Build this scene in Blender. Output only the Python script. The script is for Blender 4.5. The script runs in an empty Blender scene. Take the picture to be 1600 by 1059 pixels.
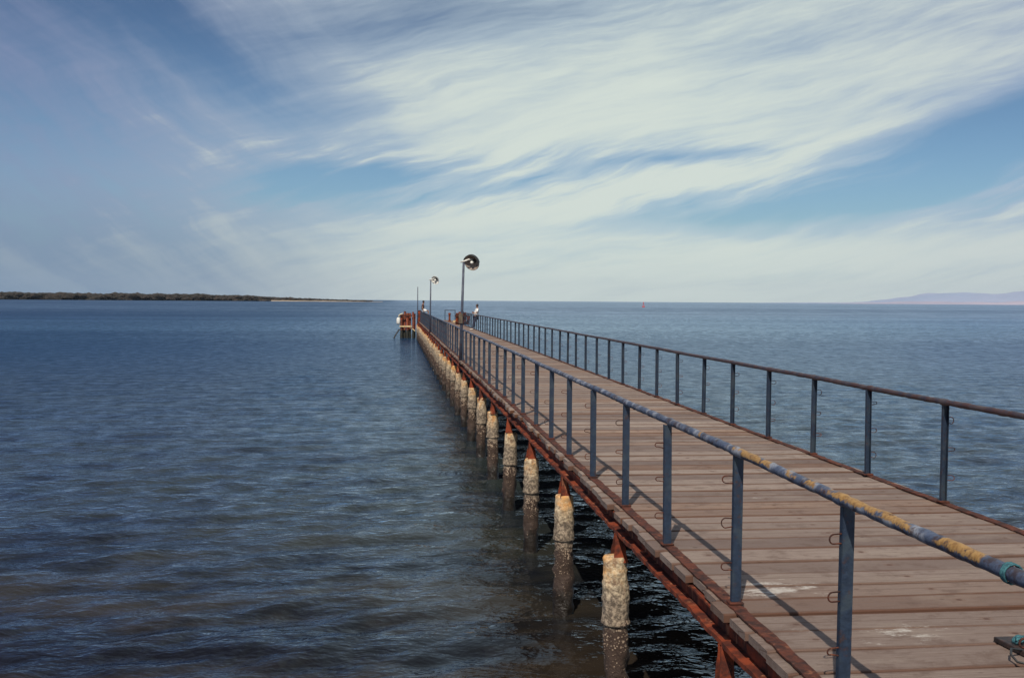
import bpy, bmesh, math, random
from mathutils import Vector, Matrix, noise

# ------------------------------------------------------------------ camera, sky, sun, exposure
sc = bpy.context.scene
COL = sc.collection
CAM = Vector((0, 0, 3.95))
yaw, pitch, roll = 0.1128, 0.0371, 0.0072
cy, sy, cp, sp = math.cos(yaw), math.sin(yaw), math.cos(pitch), math.sin(pitch)
Rv = Vector((cy, -sy, 0)); Uv = Vector((sy*sp, cy*sp, cp)); Fv = Vector((sy*cp, cy*cp, -sp))
R2 = Rv*math.cos(roll) + Uv*math.sin(roll)
U2 = -Rv*math.sin(roll) + Uv*math.cos(roll)
cam = bpy.data.cameras.new('camera'); cam.sensor_width = 36; cam.lens = 36.0
cam.clip_start = 0.05; cam.clip_end = 80000
co = bpy.data.objects.new('camera', cam); COL.objects.link(co)
M = Matrix.Identity(4)
for i in range(3):
    M[i][0] = R2[i]; M[i][1] = U2[i]; M[i][2] = -Fv[i]; M[i][3] = CAM[i]
co.matrix_world = M
sc.camera = co

SUN = Vector((-.33, -.80, 1.0)).normalized()
sun = bpy.data.lights.new('sun', 'SUN'); sun.energy = 5.0; sun.angle = math.radians(0.5); sun.color = (1.0, .92, .79)
so = bpy.data.objects.new('sun', sun); COL.objects.link(so)
so.rotation_euler = (-SUN).to_track_quat('-Z', 'Y').to_euler()
sc.view_settings.view_transform = 'Standard'; sc.view_settings.look = 'None'
sc.view_settings.gamma = 1; sc.view_settings.exposure = -0.12

# ------------------------------------------------------------------ tiny node language
class NT:
    def __init__(s, tree): s.t = tree
    def n(s, typ, **kw):
        nd = s.t.nodes.new(typ)
        for k, v in kw.items(): setattr(nd, k, v)
        return nd
    def put(s, sock, v):
        if isinstance(v, bpy.types.NodeSocket): s.t.links.new(v, sock)
        elif v is not None:
            if isinstance(v, (tuple, list)) and len(v) == 3 and sock.type == 'RGBA': v = (*v, 1)
            sock.default_value = v
    def m(s, op, a, b=None, c=None, clamp=False):
        nd = s.n('ShaderNodeMath', operation=op, use_clamp=clamp)
        for i, v in enumerate((a, b, c)):
            if v is not None: s.put(nd.inputs[i], v)
        return nd.outputs[0]
    def add(s, *a):
        r = a[0]
        for x in a[1:]: r = s.m('ADD', r, x)
        return r
    def mul(s, *a):
        r = a[0]
        for x in a[1:]: r = s.m('MULTIPLY', r, x)
        return r
    def sub(s, a, b): return s.m('SUBTRACT', a, b)
    def ss(s, x, lo, hi, a=0.0, b=1.0):
        nd = s.n('ShaderNodeMapRange', interpolation_type='SMOOTHSTEP')
        for i, v in enumerate((x, lo, hi, a, b)): s.put(nd.inputs[i], v)
        return nd.outputs[0]
    def lin(s, x, lo, hi, a=0.0, b=1.0):
        nd = s.n('ShaderNodeMapRange')
        for i, v in enumerate((x, lo, hi, a, b)): s.put(nd.inputs[i], v)
        return nd.outputs[0]
    def mix(s, f, a, b, bt='MIX'):
        nd = s.n('ShaderNodeMix', data_type='RGBA', blend_type=bt)
        s.put(nd.inputs[0], f); s.put(nd.inputs[6], a); s.put(nd.inputs[7], b)
        return nd.outputs[2]
    def xyz(s, v):
        nd = s.n('ShaderNodeSeparateXYZ'); s.put(nd.inputs[0], v); return nd.outputs
    def vec(s, x, y, z=0.0):
        nd = s.n('ShaderNodeCombineXYZ')
        for i, v in enumerate((x, y, z)): s.put(nd.inputs[i], v)
        return nd.outputs[0]
    def map(s, v, scale=(1, 1, 1), rot=(0, 0, 0), loc=(0, 0, 0)):
        nd = s.n('ShaderNodeMapping'); s.put(nd.inputs[0], v)
        nd.inputs[1].default_value = loc; nd.inputs[2].default_value = rot; nd.inputs[3].default_value = scale
        return nd.outputs[0]
    def noise(s, v, scale=1.0, detail=3.0, rough=.5, dist=0.0, w=None):
        nd = s.n('ShaderNodeTexNoise', noise_dimensions='3D')
        if v is not None: s.put(nd.inputs['Vector'], v)
        nd.inputs['Scale'].default_value = scale; nd.inputs['Detail'].default_value = detail
        nd.inputs['Roughness'].default_value = rough; nd.inputs['Distortion'].default_value = dist
        return nd.outputs[0]
    def vor(s, v, scale=1.0):
        nd = s.n('ShaderNodeTexVoronoi'); s.put(nd.inputs['Vector'], v); nd.inputs['Scale'].default_value = scale
        return nd.outputs['Distance']
    def pos(s): return s.n('ShaderNodeNewGeometry').outputs['Position']
    def attr(s, name):
        return s.n('ShaderNodeAttribute', attribute_name=name).outputs
    def bump(s, h, dist=1.0, strength=1.0, nrm=None):
        nd = s.n('ShaderNodeBump'); s.put(nd.inputs['Height'], h)
        nd.inputs['Distance'].default_value = dist; s.put(nd.inputs['Strength'], strength)
        if nrm is not None: s.put(nd.inputs['Normal'], nrm)
        return nd.outputs[0]

def material(name):
    mt = bpy.data.materials.new(name); mt.use_nodes = True
    nt = mt.node_tree
    b = nt.nodes['Principled BSDF']
    return mt, NT(nt), b

def hexlin(r, g, b):
    f = lambda c: (c/255/12.92) if c <= 10 else ((c/255+.055)/1.055)**2.4
    return (f(r), f(g), f(b))

# ------------------------------------------------------------------ world: sky with thin streaked cloud, laid out by compass direction
w = bpy.data.worlds.new('World'); sc.world = w; w.use_nodes = True
T = NT(w.node_tree); bg = w.node_tree.nodes['Background']
SKY_K = 0.10
sky = T.n('ShaderNodeTexSky', sky_type='NISHITA'); sky.sun_disc = False
sky.sun_elevation = math.asin(SUN.z); sky.sun_rotation = math.atan2(SUN.x, SUN.y)
sky.air_density = 1.0; sky.dust_density = 0.6; sky.ozone_density = 2.2
tc = T.n('ShaderNodeTexCoord').outputs['Generated']
dx, dy, dz = T.xyz(tc)
az = T.m('ARCTAN2', dx, dy)                 # radians clockwise from +Y
el = T.m('ARCSINE', dz)
# degrees, centred on the pier's own direction
A = T.mul(az, 57.2958); E_ = T.mul(el, 57.2958)
base = T.vec(A, E_, 0.0)
warp = T.noise(T.map(base, scale=(.05, .12, 1)), 1.0, 4, .55)
warp2 = T.noise(T.map(base, scale=(.06, .16, 1), loc=(7, 3, 0)), 1.0, 4, .55)
Aw = T.add(A, T.mul(T.sub(warp, .5), 6.0)); Ew = T.add(E_, T.mul(T.sub(warp2, .5), 2.4))
def blob(a, e, ra, re, tilt, k=1.0, sharp=1.0):
    """soft elliptical patch at azimuth a, elevation e (deg), tilt in degrees, warped by the noise above"""
    t = math.radians(tilt); c, s_ = math.cos(t), math.sin(t)
    x = T.sub(Aw, a); y = T.sub(Ew, e)
    u = T.add(T.mul(x, c/ra), T.mul(y, s_/ra)); v = T.add(T.mul(x, -s_/re), T.mul(y, c/re))
    r2 = T.add(T.mul(u, u), T.mul(v, v))
    return T.mul(T.m('EXPONENT', T.mul(r2, -1.0*sharp)), k)
def PX(x, y):                                # photo direction in degrees
    return (6.46 + math.degrees(math.atan((x-800)/1600)), math.degrees(math.atan((470+.0075*(x-800)-y)/1600)))
def B(x, y, rx, ry, tilt, k): 
    a, e = PX(x, y); return blob(a, e, rx*.0345, ry*.0345, tilt, k)
gaps = [B(500, 298, 125, 34, 8, 1.25), B(600, 280, 90, 16, 6, .5), B(440, 275, 60, 20, 10, .4),
        B(830, 283, 170, 11, 12, .55), B(1060, 252, 190, 11, 4, .60), B(1180, 262, 80, 12, 12, .5),
        B(1500, 268, 260, 42, 12, 1.1), B(1300, 325, 260, 20, 6, .8), B(1600, 215, 200, 34, 14, .8),
        B(230, 70, 330, 60, -22, .62), B(640, 40, 260, 40, 6, .5), B(60, 230, 200, 160, 0, .28)]
puffs = [B(930, 305, 300, 22, 12, .55), B(1180, 270, 260, 12, 16, .45), B(1500, 312, 140, 9, 5, .35),
         B(960, 190, 380, 90, 6, .28), B(440, 312, 90, 10, 26, .45), B(1300, 385, 420, 26, 0, .25)]
gap = T.add(*gaps); puff = T.add(*puffs)
fibR = T.noise(T.map(T.map(T.vec(Aw, Ew), rot=(0, 0, math.radians(-11))), scale=(.075, .80, 1)), 1.0, 7, .66)
fibL = T.noise(T.map(T.map(T.vec(Aw, Ew), rot=(0, 0, math.radians(38))), scale=(.07, .42, 1), loc=(1, 4, 0)), 1.0, 7, .62)
side = T.ss(A, -12.0, 2.0)
fib = T.add(T.mul(fibR, side), T.mul(fibL, T.sub(1.0, side)))
fib2 = T.noise(T.map(T.map(T.vec(Aw, Ew), rot=(0, 0, math.radians(-16))), scale=(.20, 1.9, 1), loc=(3, 9, 0)), 1.0, 5, .6)
lump = T.noise(T.map(base, scale=(.045, .10, 1), loc=(2, 5, 0)), 1.0, 4, .55)
sidefall = T.ss(A, -24.0, 2.0, .66, .78)     # the cirrus is thinner towards the west (left)
band = T.mul(T.ss(Ew, 3.6, 5.4), T.ss(Ew, 10.0, 7.4), T.ss(A, -12.0, -6.0))
fibB = T.noise(T.map(T.map(T.vec(Aw, Ew), rot=(0, 0, math.radians(-19))), scale=(.10, .95, 1), loc=(6, 1, 0)), 1.0, 5, .6)
fibT = T.noise(T.map(T.map(T.vec(Aw, Ew), rot=(0, 0, math.radians(-9))), scale=(.11, .55, 1), loc=(2, 8, 0)), 1.0, 7, .68)
dens = T.add(sidefall, T.mul(T.sub(fibB, .5), band, 2.0), T.mul(T.sub(fibT, .5), .32), T.mul(T.sub(fib, .5), T.ss(A, -12, 4, 1.25, .80)), T.mul(T.sub(fib2, .5), .26), T.mul(T.sub(lump, .5), .38), T.mul(puff, .8), T.mul(gap, -.78))
low = T.ss(E_, 0.0, 4.5, .22, 0.0)
dens = T.m('ADD', dens, low)
dens = T.ss(dens, -.05, 1.15)
hi = T.ss(E_, 5.0, 19.0, 1.0, .62)
skyc0 = T.mix(1.0, sky.outputs[0], (SKY_K*.60, SKY_K*.80, SKY_K*.86, 1), 'MULTIPLY')
skyc = T.mix(1.0, skyc0, T.vec(T.mul(hi, 1.0), T.mul(hi, .94), T.m('POWER', hi, .8)), 'MULTIPLY')
warm = T.mix(T.ss(A, -22.0, 8.0), hexlin(140, 150, 184), hexlin(200, 216, 222))
cloudc = T.mix(T.ss(A, 16.0, 40.0), warm, hexlin(176, 190, 212))
cloudc = T.mix(T.ss(dens, .6, 1.0), cloudc, T.mix(.5, cloudc, hexlin(236, 242, 222)))
# towards the western horizon the air is a dim slate blue, opposite the sun it stays pale
allc = T.mix(dens, skyc, cloudc)
wl_ = T.mul(T.ss(E_, 0.0, 7.0, .75, 0.0), T.ss(A, -16.0, 2.0, 1.0, 0.0))
allc = T.mix(wl_, allc, hexlin(112, 142, 172))
w.node_tree.links.new(allc, bg.inputs['Color']); bg.inputs['Strength'].default_value = 1.0

# ------------------------------------------------------------------ object helpers
def link(o, parent=None):
    COL.objects.link(o)
    if parent is not None: o.parent = parent
    return o
def meshobj(name, bm, mat, parent=None, smooth=False, loc=None):
    me = bpy.data.meshes.new(name); bm.to_mesh(me); bm.free()
    me.materials.append(mat)
    if smooth:
        for p in me.polygons: p.use_smooth = True
    o = bpy.data.objects.new(name, me)
    if loc is not None: o.location = loc
    return link(o, parent)
def tag(o, label=None, cat=None, group=None, kind=None):
    for k, v in (('label', label), ('category', cat), ('group', group), ('kind', kind)):
        if v: o[k] = v
    return o
def thing(name, loc, label, cat, group=None, rz=0):
    o = bpy.data.objects.new(name, None); o.location = loc; o.rotation_euler = (0, 0, rz); o.empty_display_size = .2
    link(o); return tag(o, label, cat, group)
def box(bm, x0, x1, y0, y1, z0, z1, bev=0):
    r = bmesh.ops.create_cube(bm, size=1.0)
    vs = r['verts']
    for v in vs:
        v.co = Vector((x0 + (v.co.x+.5)*(x1-x0), y0 + (v.co.y+.5)*(y1-y0), z0 + (v.co.z+.5)*(z1-z0)))
    if bev:
        es = list({e for v in vs for e in v.link_edges})
        bmesh.ops.bevel(bm, geom=es, offset=bev, segments=1, affect='EDGES')
    return vs
def tube(bm, pts, rad, seg=10, cap=True, jit=0, seed=0):
    """tube through pts; rad is a number or a list"""
    pts = [Vector(p) for p in pts]; rings = []
    up = Vector((0, 0, 1))
    for i, p in enumerate(pts):
        d = (pts[min(i+1, len(pts)-1)] - pts[max(i-1, 0)]).normalized()
        a = up.cross(d)
        if a.length < .05: a = Vector((1, 0, 0)).cross(d) if abs(d.x) < .9 else Vector((0, 1, 0)).cross(d)
        if i and a.dot(pa) < 0 : a = -a
        a.normalize(); pa = a; b = d.cross(a)
        r = rad[i] if isinstance(rad, (list, tuple)) else rad
        ring = []
        for k in range(seg):
            t = 2*math.pi*k/seg
            n_ = a*math.cos(t) + b*math.sin(t)
            rr = r
            if jit: rr = r*(1 + jit*noise.noise((p + n_*r)*9 + Vector((seed, 0, 0))) + jit*.6*noise.noise((p + n_*r)*31))
            ring.append(bm.verts.new(p + n_*rr))
        rings.append(ring)
    for i in range(len(rings)-1):
        for k in range(seg):
            bm.faces.new((rings[i][k], rings[i][(k+1) % seg], rings[i+1][(k+1) % seg], rings[i+1][k]))
    if cap:
        bm.faces.new(rings[0][::-1]); bm.faces.new(rings[-1])
    return rings
def lathe(bm, prof, seg=24, amp=None, seed=0.0, cx=0, cy_=0):
    """prof: list of (radius, z, noise amplitude)"""
    rings = []
    for r, z, am in prof:
        ring = []
        for k in range(seg):
            t = 2*math.pi*k/seg
            p = Vector((math.cos(t), math.sin(t), 0))
            q = Vector((p.x*r, p.y*r, z))
            d = noise.noise(q*14 + Vector((seed, seed*2, 0))) + .6*noise.noise(q*37 + Vector((seed, 0, 0)))
            rr = r + am*d
            ring.append(bm.verts.new((cx + p.x*rr, cy_ + p.y*rr, z + am*.3*d)))
        rings.append(ring)
    for i in range(len(rings)-1):
        for k in range(seg):
            bm.faces.new((rings[i][k], rings[i+1][k], rings[i+1][(k+1) % seg], rings[i][(k+1) % seg]))
    bm.faces.new(rings[0]); bm.faces.new(rings[-1][::-1])
    bmesh.ops.recalc_face_normals(bm, faces=bm.faces)

# ------------------------------------------------------------------ materials
def m_rust(name, c1=(.20, .038, .014), c2=(.055, .015, .010), c3=(.30, .12, .06), sc_=7, bstr=.6):
    mt, t, b = material(name)
    p = t.pos()
    n1 = t.noise(p, sc_, 6, .65); n2 = t.noise(p, sc_*4.5, 4, .6); n3 = t.noise(t.map(p, scale=(1, 1, .25)), sc_*1.7, 4, .6)
    c = t.mix(t.ss(n1, .38, .62), c2, c1); c = t.mix(t.ss(n3, .56, .72), c, c3)
    c = t.mix(t.mul(t.ss(n2, .6, .75), .7), c, (.03, .012, .01))
    t.put(b.inputs['Base Color'], c); b.inputs['Roughness'].default_value = .85
    b.inputs['Specular IOR Level'].default_value = .25
    t.put(b.inputs['Normal'], t.bump(t.add(n1, t.mul(n2, .5)), .012, bstr))
    return mt
RUST = m_rust('corroded_rust')
RUST_DARK = m_rust('dark_flaking_rust', (.095, .028, .016), (.032, .014, .011), (.17, .065, .035), 9)
RUST_PILE = m_rust('red_rust_pile', (.24, .045, .014), (.05, .014, .008), (.30, .13, .05), 3)

def m_paint(name, blue, wear_lo, wear_hi, rusty=(.07, .025, .018), pale=None, yellow=False, rail=False):
    mt, t, b = material(name)
    p = t.pos(); x, y, z = t.xyz(p)
    n1 = t.noise(p, 9, 6, .68); n2 = t.noise(p, 42, 4, .6); n3 = t.noise(t.map(p, loc=(4, 4, 4)), 5, 4, .6)
    c = t.mix(t.ss(n2, .35, .7), blue, tuple(v*1.5 for v in blue))
    c = t.mix(t.mul(t.ss(n1, wear_lo, wear_hi), .9), c, rusty)
    if pale: c = t.mix(t.mul(t.ss(n3, .48, .62), .7), c, pale)
    if yellow:
        # patches where the blue coat has worn off the yellow one, on the top of the pipe near its first posts
        ny = t.noise(t.map(p, scale=(1, .8, 1), loc=(1.3, .35, 0)), 4.2, 4, .6)
        zt = t.add(z, t.mul(t.sub(n2, .5), .045))
        xt = t.ss(t.add(zt, t.mul(t.sub(n1, .5), .04)), RZ-.002, RZ+.008)
        reach = t.ss(y, 4.0, 7.6, -.04, .16)
        reach = t.add(reach, t.ss(y, 7.5, 14.0, .0, .16))
        reach = t.add(reach, t.ss(y, 3.4, 3.75, .4, 0.0), .03)
        ym = t.mul(t.ss(t.sub(ny, reach), .40, .45), xt)
        c = t.mix(t.mul(ym, .96), c, t.mix(t.ss(n2, .3, .65), (.20, .10, .025), (.33, .19, .06)))
        chip = t.ss(t.noise(p, 60, 3, .6), .60, .66)
        c = t.mix(t.mul(chip, .6), c, (.03, .025, .04))
    rs = t.noise(p, 15, 6, .7)
    c = t.mix(t.mul(t.ss(rs, .57, .66), .75), c, (.05, .022, .016))
    t.put(b.inputs['Base Color'], c)
    b.inputs['Roughness'].default_value = .55; b.inputs['Specular IOR Level'].default_value = .4
    t.put(b.inputs['Normal'], t.bump(t.add(n1, t.mul(n2, .6)), .006, .7))
    return mt
DZ = 1.97                      # deck top
RZ = DZ + 1.015                # centre of the handrail pipes
PAINT_POST = m_paint('weathered_blue_paint', (.012, .022, .042), .58, .70, (.045, .024, .02), (.035, .05, .065))
PAINT_RAIL = m_paint('chalky_blue_rail_paint', (.045, .058, .095), .50, .60, (.035, .022, .024), (.27, .285, .325), yellow=True)
PAINT_RAIL_R = m_paint('rust_eaten_rail_paint', (.022, .022, .036), .40, .56, (.06, .026, .022), (.07, .055, .055))

# weathered planks: UV.x runs along a plank in metres, UV.y across it 0..1, 'tint' is random per plank
def m_wood():
    mt, t, b = material('weathered_deck_wood')
    uv = t.n('ShaderNodeUVMap', uv_map='UVMap').outputs[0]
    u, v, _ = t.xyz(uv)
    tint = t.xyz(t.attr('tint')['Color'])
    p = t.pos(); px, py, pz = t.xyz(p)
    off = t.mul(tint[0], 37.0)
    gv = t.vec(t.add(t.mul(u, 1.3), off), t.add(t.mul(v, 7.0), off), off)
    grain = t.noise(gv, 3.2, 6, .7); fine = t.noise(t.map(gv, scale=(1.2, 6, 1)), 8, 3, .6)
    blot = t.noise(t.map(p, scale=(.7, 1.6, 1)), 1.6, 4, .6)
    grey = t.mix(tint[1], (.135, .103, .095), (.335, .272, .232))
    c = t.mix(t.ss(grain, .35, .7), t.mix(.5, grey, (.15, .105, .08)), grey)
    c = t.mix(t.mul(t.ss(fine, .52, .72), .45), c, (.13, .085, .06))
    c = t.mix(t.mul(t.ss(blot, .5, .72), .45), c, (.33, .275, .225))
    # some boards are stained brown by wet rust all along; others only at the seam
    stain = t.ss(tint[2], .62, .95)
    c = t.mix(t.mul(stain, t.ss(grain, .3, .62), .6), c, (.20, .10, .05))
    e = t.m('ABSOLUTE', t.sub(v, .5))
    edge = t.ss(t.add(e, t.mul(t.sub(grain, .5), .20)), .38, .49)
    c = t.mix(t.mul(edge, t.lin(tint[2], 0, 1, .6, 1.0)), c, (.085, .034, .016))
    crack = t.noise(t.vec(t.add(t.mul(u, .5), off), t.add(t.mul(v, 9.0), off), off), 2.2, 2, .4)
    c = t.mix(t.mul(t.ss(t.m('ABSOLUTE', t.sub(crack, .5)), .0, .014, 1, 0), .7), c, (.075, .038, .022))
    e2 = t.m('ABSOLUTE', t.sub(t.add(v, t.mul(t.sub(grain, .5), .03)), t.lin(tint[1], 0, 1, .36, .64)))
    c = t.mix(t.mul(t.ss(e2, .006, .022, 1, 0), t.ss(tint[0], .35, .5), .75), c, (.07, .036, .024))
    dirt = t.noise(t.map(p, scale=(1, 1.3, 1), loc=(3, 3, 3)), 4.5, 6, .7)
    c = t.mix(t.mul(t.ss(dirt, .50, .68), .55), c, (.09, .055, .04))
    # knots and bolt holes
    vo = t.vor(t.vec(t.add(t.mul(u, 1.1), off), t.add(t.mul(v, .9), off), off), 2.2)
    c = t.mix(t.mul(t.ss(vo, .035, .075, 1, 0), .9), c, (.035, .018, .015))
    for bx, kk in ((3.72, .9), (2.47, .6), (5.12, .6)):
        ux = t.mul(t.add(t.sub(u, bx), t.mul(t.sub(tint[1], .5), .07)), 1/.021); vx = t.mul(t.add(t.sub(v, .5), t.mul(t.sub(tint[0], .5), .18)), 1/.050)
        dd = t.add(t.mul(ux, ux), t.mul(vx, vx), t.mul(t.sub(fine, .5), 2.0))
        c = t.mix(t.mul(t.ss(dd, .5, 1.5, 1, 0), kk), c, (.035, .016, .012))
        c = t.mix(t.mul(t.ss(dd, 1, 9, 1, 0), kk*.3), c, (.14, .06, .03))
    # white salt and droppings smeared over a few boards near the left rail
    def spill(cx, cy2, rx, ry):
        a = t.mul(t.sub(px, cx), 1/rx); d = t.mul(t.sub(py, cy2), 1/ry)
        return t.m('EXPONENT', t.mul(t.add(t.mul(a, a), t.mul(d, d)), -1.0))
    sp_ = t.add(t.mul(spill(2.62, 6.84, .44, .26), .78), t.mul(spill(2.95, 6.62, .22, .12), .35), t.mul(spill(2.40, 6.2, .2, .5), .4), t.mul(spill(2.98, 5.70, .50, .24), .60), t.mul(spill(3.2, 5.95, .40, .2), .3), t.mul(spill(3.6, 10.0, .45, .12), .5))
    sn = t.noise(t.map(p, scale=(.7, 2.2, 1), rot=(0, 0, .35)), 8, 8, .80)
    sn2 = t.noise(t.map(p, scale=(1, 1.6, 1), loc=(9, 2, 0)), 3.2, 5, .65)
    sm = t.ss(t.add(t.mul(sn, .75), t.mul(sn2, .55), t.mul(sp_, .36)), .88, .98)
    sm = t.mul(sm, t.ss(sp_, .10, .4), t.ss(e, .5, .44))
    c = t.mix(t.mul(sm, .8), c, (.60, .57, .52))
    # lens vignetting painted into the colour: boards brown and darken towards the near end
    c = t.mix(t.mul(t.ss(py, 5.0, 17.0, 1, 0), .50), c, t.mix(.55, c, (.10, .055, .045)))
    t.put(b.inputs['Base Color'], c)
    b.inputs['Roughness'].default_value = .82; b.inputs['Specular IOR Level'].default_value = .25
    h = t.add(t.mul(grain, .6), t.mul(fine, .5))
    t.put(b.inputs['Normal'], t.bump(h, .006, .8))
    return mt
WOOD = m_wood()

def m_concrete():
    mt, t, b = material('encrusted_concrete')
    p = t.pos(); x, y, z = t.xyz(p)
    n1 = t.noise(p, 6, 6, .65); n2 = t.noise(p, 26, 5, .65); streak = t.noise(t.map(p, scale=(1, 1, .18)), 14, 4, .6)
    zz = t.add(z, t.mul(t.sub(n1, .5), .50), t.mul(t.sub(n2, .5), .16))
    top = t.mix(t.ss(n2, .35, .65), (.34, .25, .155), (.64, .52, .35))
    top = t.mix(t.mul(t.ss(zz, 1.20, 1.48), t.ss(n1, .38, .6), .8), top, (.60, .28, .07))
    top = t.mix(t.mul(t.ss(streak, .56, .7), .55), top, (.30, .11, .035))
    top = t.mix(t.mul(t.ss(t.noise(p, 10, 5, .7), .50, .62), .75), top, (.19, .10, .055))
    mid = t.mix(t.ss(n2, .4, .62), (.10, .075, .055), (.32, .25, .18))
    c = t.mix(t.ss(zz, 1.08, 1.36), mid, top)
    spk = t.noise(p, 34, 3, .6)
    spk = t.sub(.78, t.add(t.mul(t.vor(p, 42), .55), t.mul(t.noise(p, 11, 3, .6), .0)))
    spk = t.add(spk, t.mul(t.sub(t.noise(p, 13, 4, .6), .5), .9))
    deep = t.mix(t.ss(t.add(spk, t.mul(t.ss(z, .45, .88), .17)), .66, .80), (.045, .026, .018), (.34, .25, .18))
    c = t.mix(t.ss(zz, .80, .93), deep, c)
    wet = t.mix(t.ss(spk, .78, .86), (.016, .011, .007), (.10, .06, .035))
    c = t.mix(t.ss(zz, .18, .42), wet, c)
    t.put(b.inputs['Base Color'], c)
    t.put(b.inputs['Roughness'], t.ss(z, .15, .6, .35, .9))
    t.put(b.inputs['Normal'], t.bump(t.add(n1, t.mul(n2, .9)), .022, .9))
    return mt
CONC = m_concrete()

def m_plain(name, c1, c2, rough=.7, sc_=12, metallic=0, bump=.004):
    mt, t, b = material(name); p = t.pos()
    n = t.noise(p, sc_, 4, .6)
    t.put(b.inputs['Base Color'], t.mix(t.ss(n, .35, .65), c1, c2))
    b.inputs['Roughness'].default_value = rough; b.inputs['Metallic'].default_value = metallic
    t.put(b.inputs['Normal'], t.bump(n, bump, .5))
    return mt

def m_water():
    mt, t, b = material('bay_water')
    p = t.pos(); x, y, z = t.xyz(p)
    dist = t.m('SQRT', t.add(t.mul(x, x), t.mul(y, y)))
    # ripple trains, crests running mostly across the view
    w1 = t.noise(t.map(p, scale=(.60, 1.35, 1), rot=(0, 0, .22)), 1.0, 3, .5, .3)
    w2 = t.noise(t.map(p, scale=(1.9, 3.3, 1), rot=(0, 0, -.06)), 1.0, 3, .55, .3)
    w3 = t.noise(t.map(p, scale=(6.0, 9.0, 1), rot=(0, 0, .35)), 1.0, 2, .5)
    wl = t.noise(t.map(p, scale=(.09, .32, 1), rot=(0, 0, .10)), 1.0, 3, .5)
    gust = t.noise(t.map(p, scale=(.008, .030, 1), loc=(3, 1, 0)), 1.0, 4, .55)
    gust2 = t.noise(t.map(p, scale=(.0016, .0085, 1), loc=(8, 2, 0)), 1.0, 4, .6)
    h = t.add(t.mul(w1, t.ss(dist, 30, 150, .03, .20)), t.mul(w2, .075), t.mul(w3, .030), t.mul(wl, t.ss(dist, 40, 200, .02, .26)))
    g = t.mul(t.ss(gust, .32, .68, .60, 1.0), t.ss(gust2, .35, .65, .75, 1.0))
    nrm = t.bump(h, 1.0, g)
    # body colour: shoal water over weed and sand near the pier, deep blue further out
    bed = t.noise(t.map(p, scale=(.30, .55, 1), loc=(5, 5, 0)), 1.0, 5, .6)
    shoal = t.mix(t.ss(bed, .40, .62), (.004, .003, .004), (.026, .017, .011))
    green = t.mix(t.ss(bed, .35, .6), (.010, .013, .018), (.022, .027, .024))
    deep = t.mix(t.ss(gust2, .4, .62), (.007, .026, .066), (.011, .040, .082))
    c = t.mix(t.ss(y, 7, 22), shoal, green)
    c = t.mix(t.ss(y, 14, 85), c, deep)
    t.put(b.inputs['Base Color'], c); b.inputs['Specular IOR Level'].default_value = 0.0; b.inputs['Roughness'].default_value = 1.0
    # wave-tilted facets: a choppy sea never reaches the mirror-like reflectance of a flat sheet at grazing angles
    fr = t.n('ShaderNodeFresnel'); fr.inputs['IOR'].default_value = 1.333; t.put(fr.inputs['Normal'], nrm)
    cap = t.mul(t.ss(dist, 14, 90, .60, .44), t.ss(gust2, .42, .58, .74, 1.22), t.ss(x, -45, 45, .60, 1.38))
    wa = t.noise(t.map(p, scale=(1.9, 1.3, 1), rot=(0, 0, .12), loc=(1, 7, 0)), 1.0, 3, .6)
    wb = t.noise(t.map(p, scale=(.75, .30, 1), rot=(0, 0, .05), loc=(9, 7, 0)), 1.0, 4, .7)
    wc = t.noise(t.map(p, scale=(.13, .030, 1), loc=(4, 2, 0)), 1.0, 5, .72)
    v0 = t.mul(t.sub(w2, .5), t.ss(dist, 15, 60, 1.6, .6)); v1 = t.mul(t.sub(wa, .5), t.ss(dist, 12, 40, 1.1, 2.0), t.ss(dist, 120, 400, 1, .3))
    v2 = t.mul(t.sub(wb, .5), t.ss(dist, 40, 120, .5, 2.1)); v3 = t.mul(t.sub(wc, .5), t.ss(dist, 150, 500, .2, 2.0))
    tiltv = t.m('MAXIMUM', t.add(1.0, v0, v1, v2, v3), .12)
    f = t.mul(t.m('MINIMUM', t.mul(fr.outputs[0], .92), cap), tiltv)
    gl = t.n('ShaderNodeBsdfGlossy'); gl.inputs['Color'].default_value = (.74, .85, 1, 1)
    t.put(gl.inputs['Roughness'], t.ss(dist, 12, 400, .06, .30)); t.put(gl.inputs['Normal'], nrm)
    mx = t.n('ShaderNodeMixShader'); t.put(mx.inputs[0], f)
    mt.node_tree.links.new(b.outputs[0], mx.inputs[1]); mt.node_tree.links.new(gl.outputs[0], mx.inputs[2])
    mt.node_tree.links.new(mx.outputs[0], mt.node_tree.nodes['Material Output'].inputs[0])
    return mt
WATER = m_water()

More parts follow.
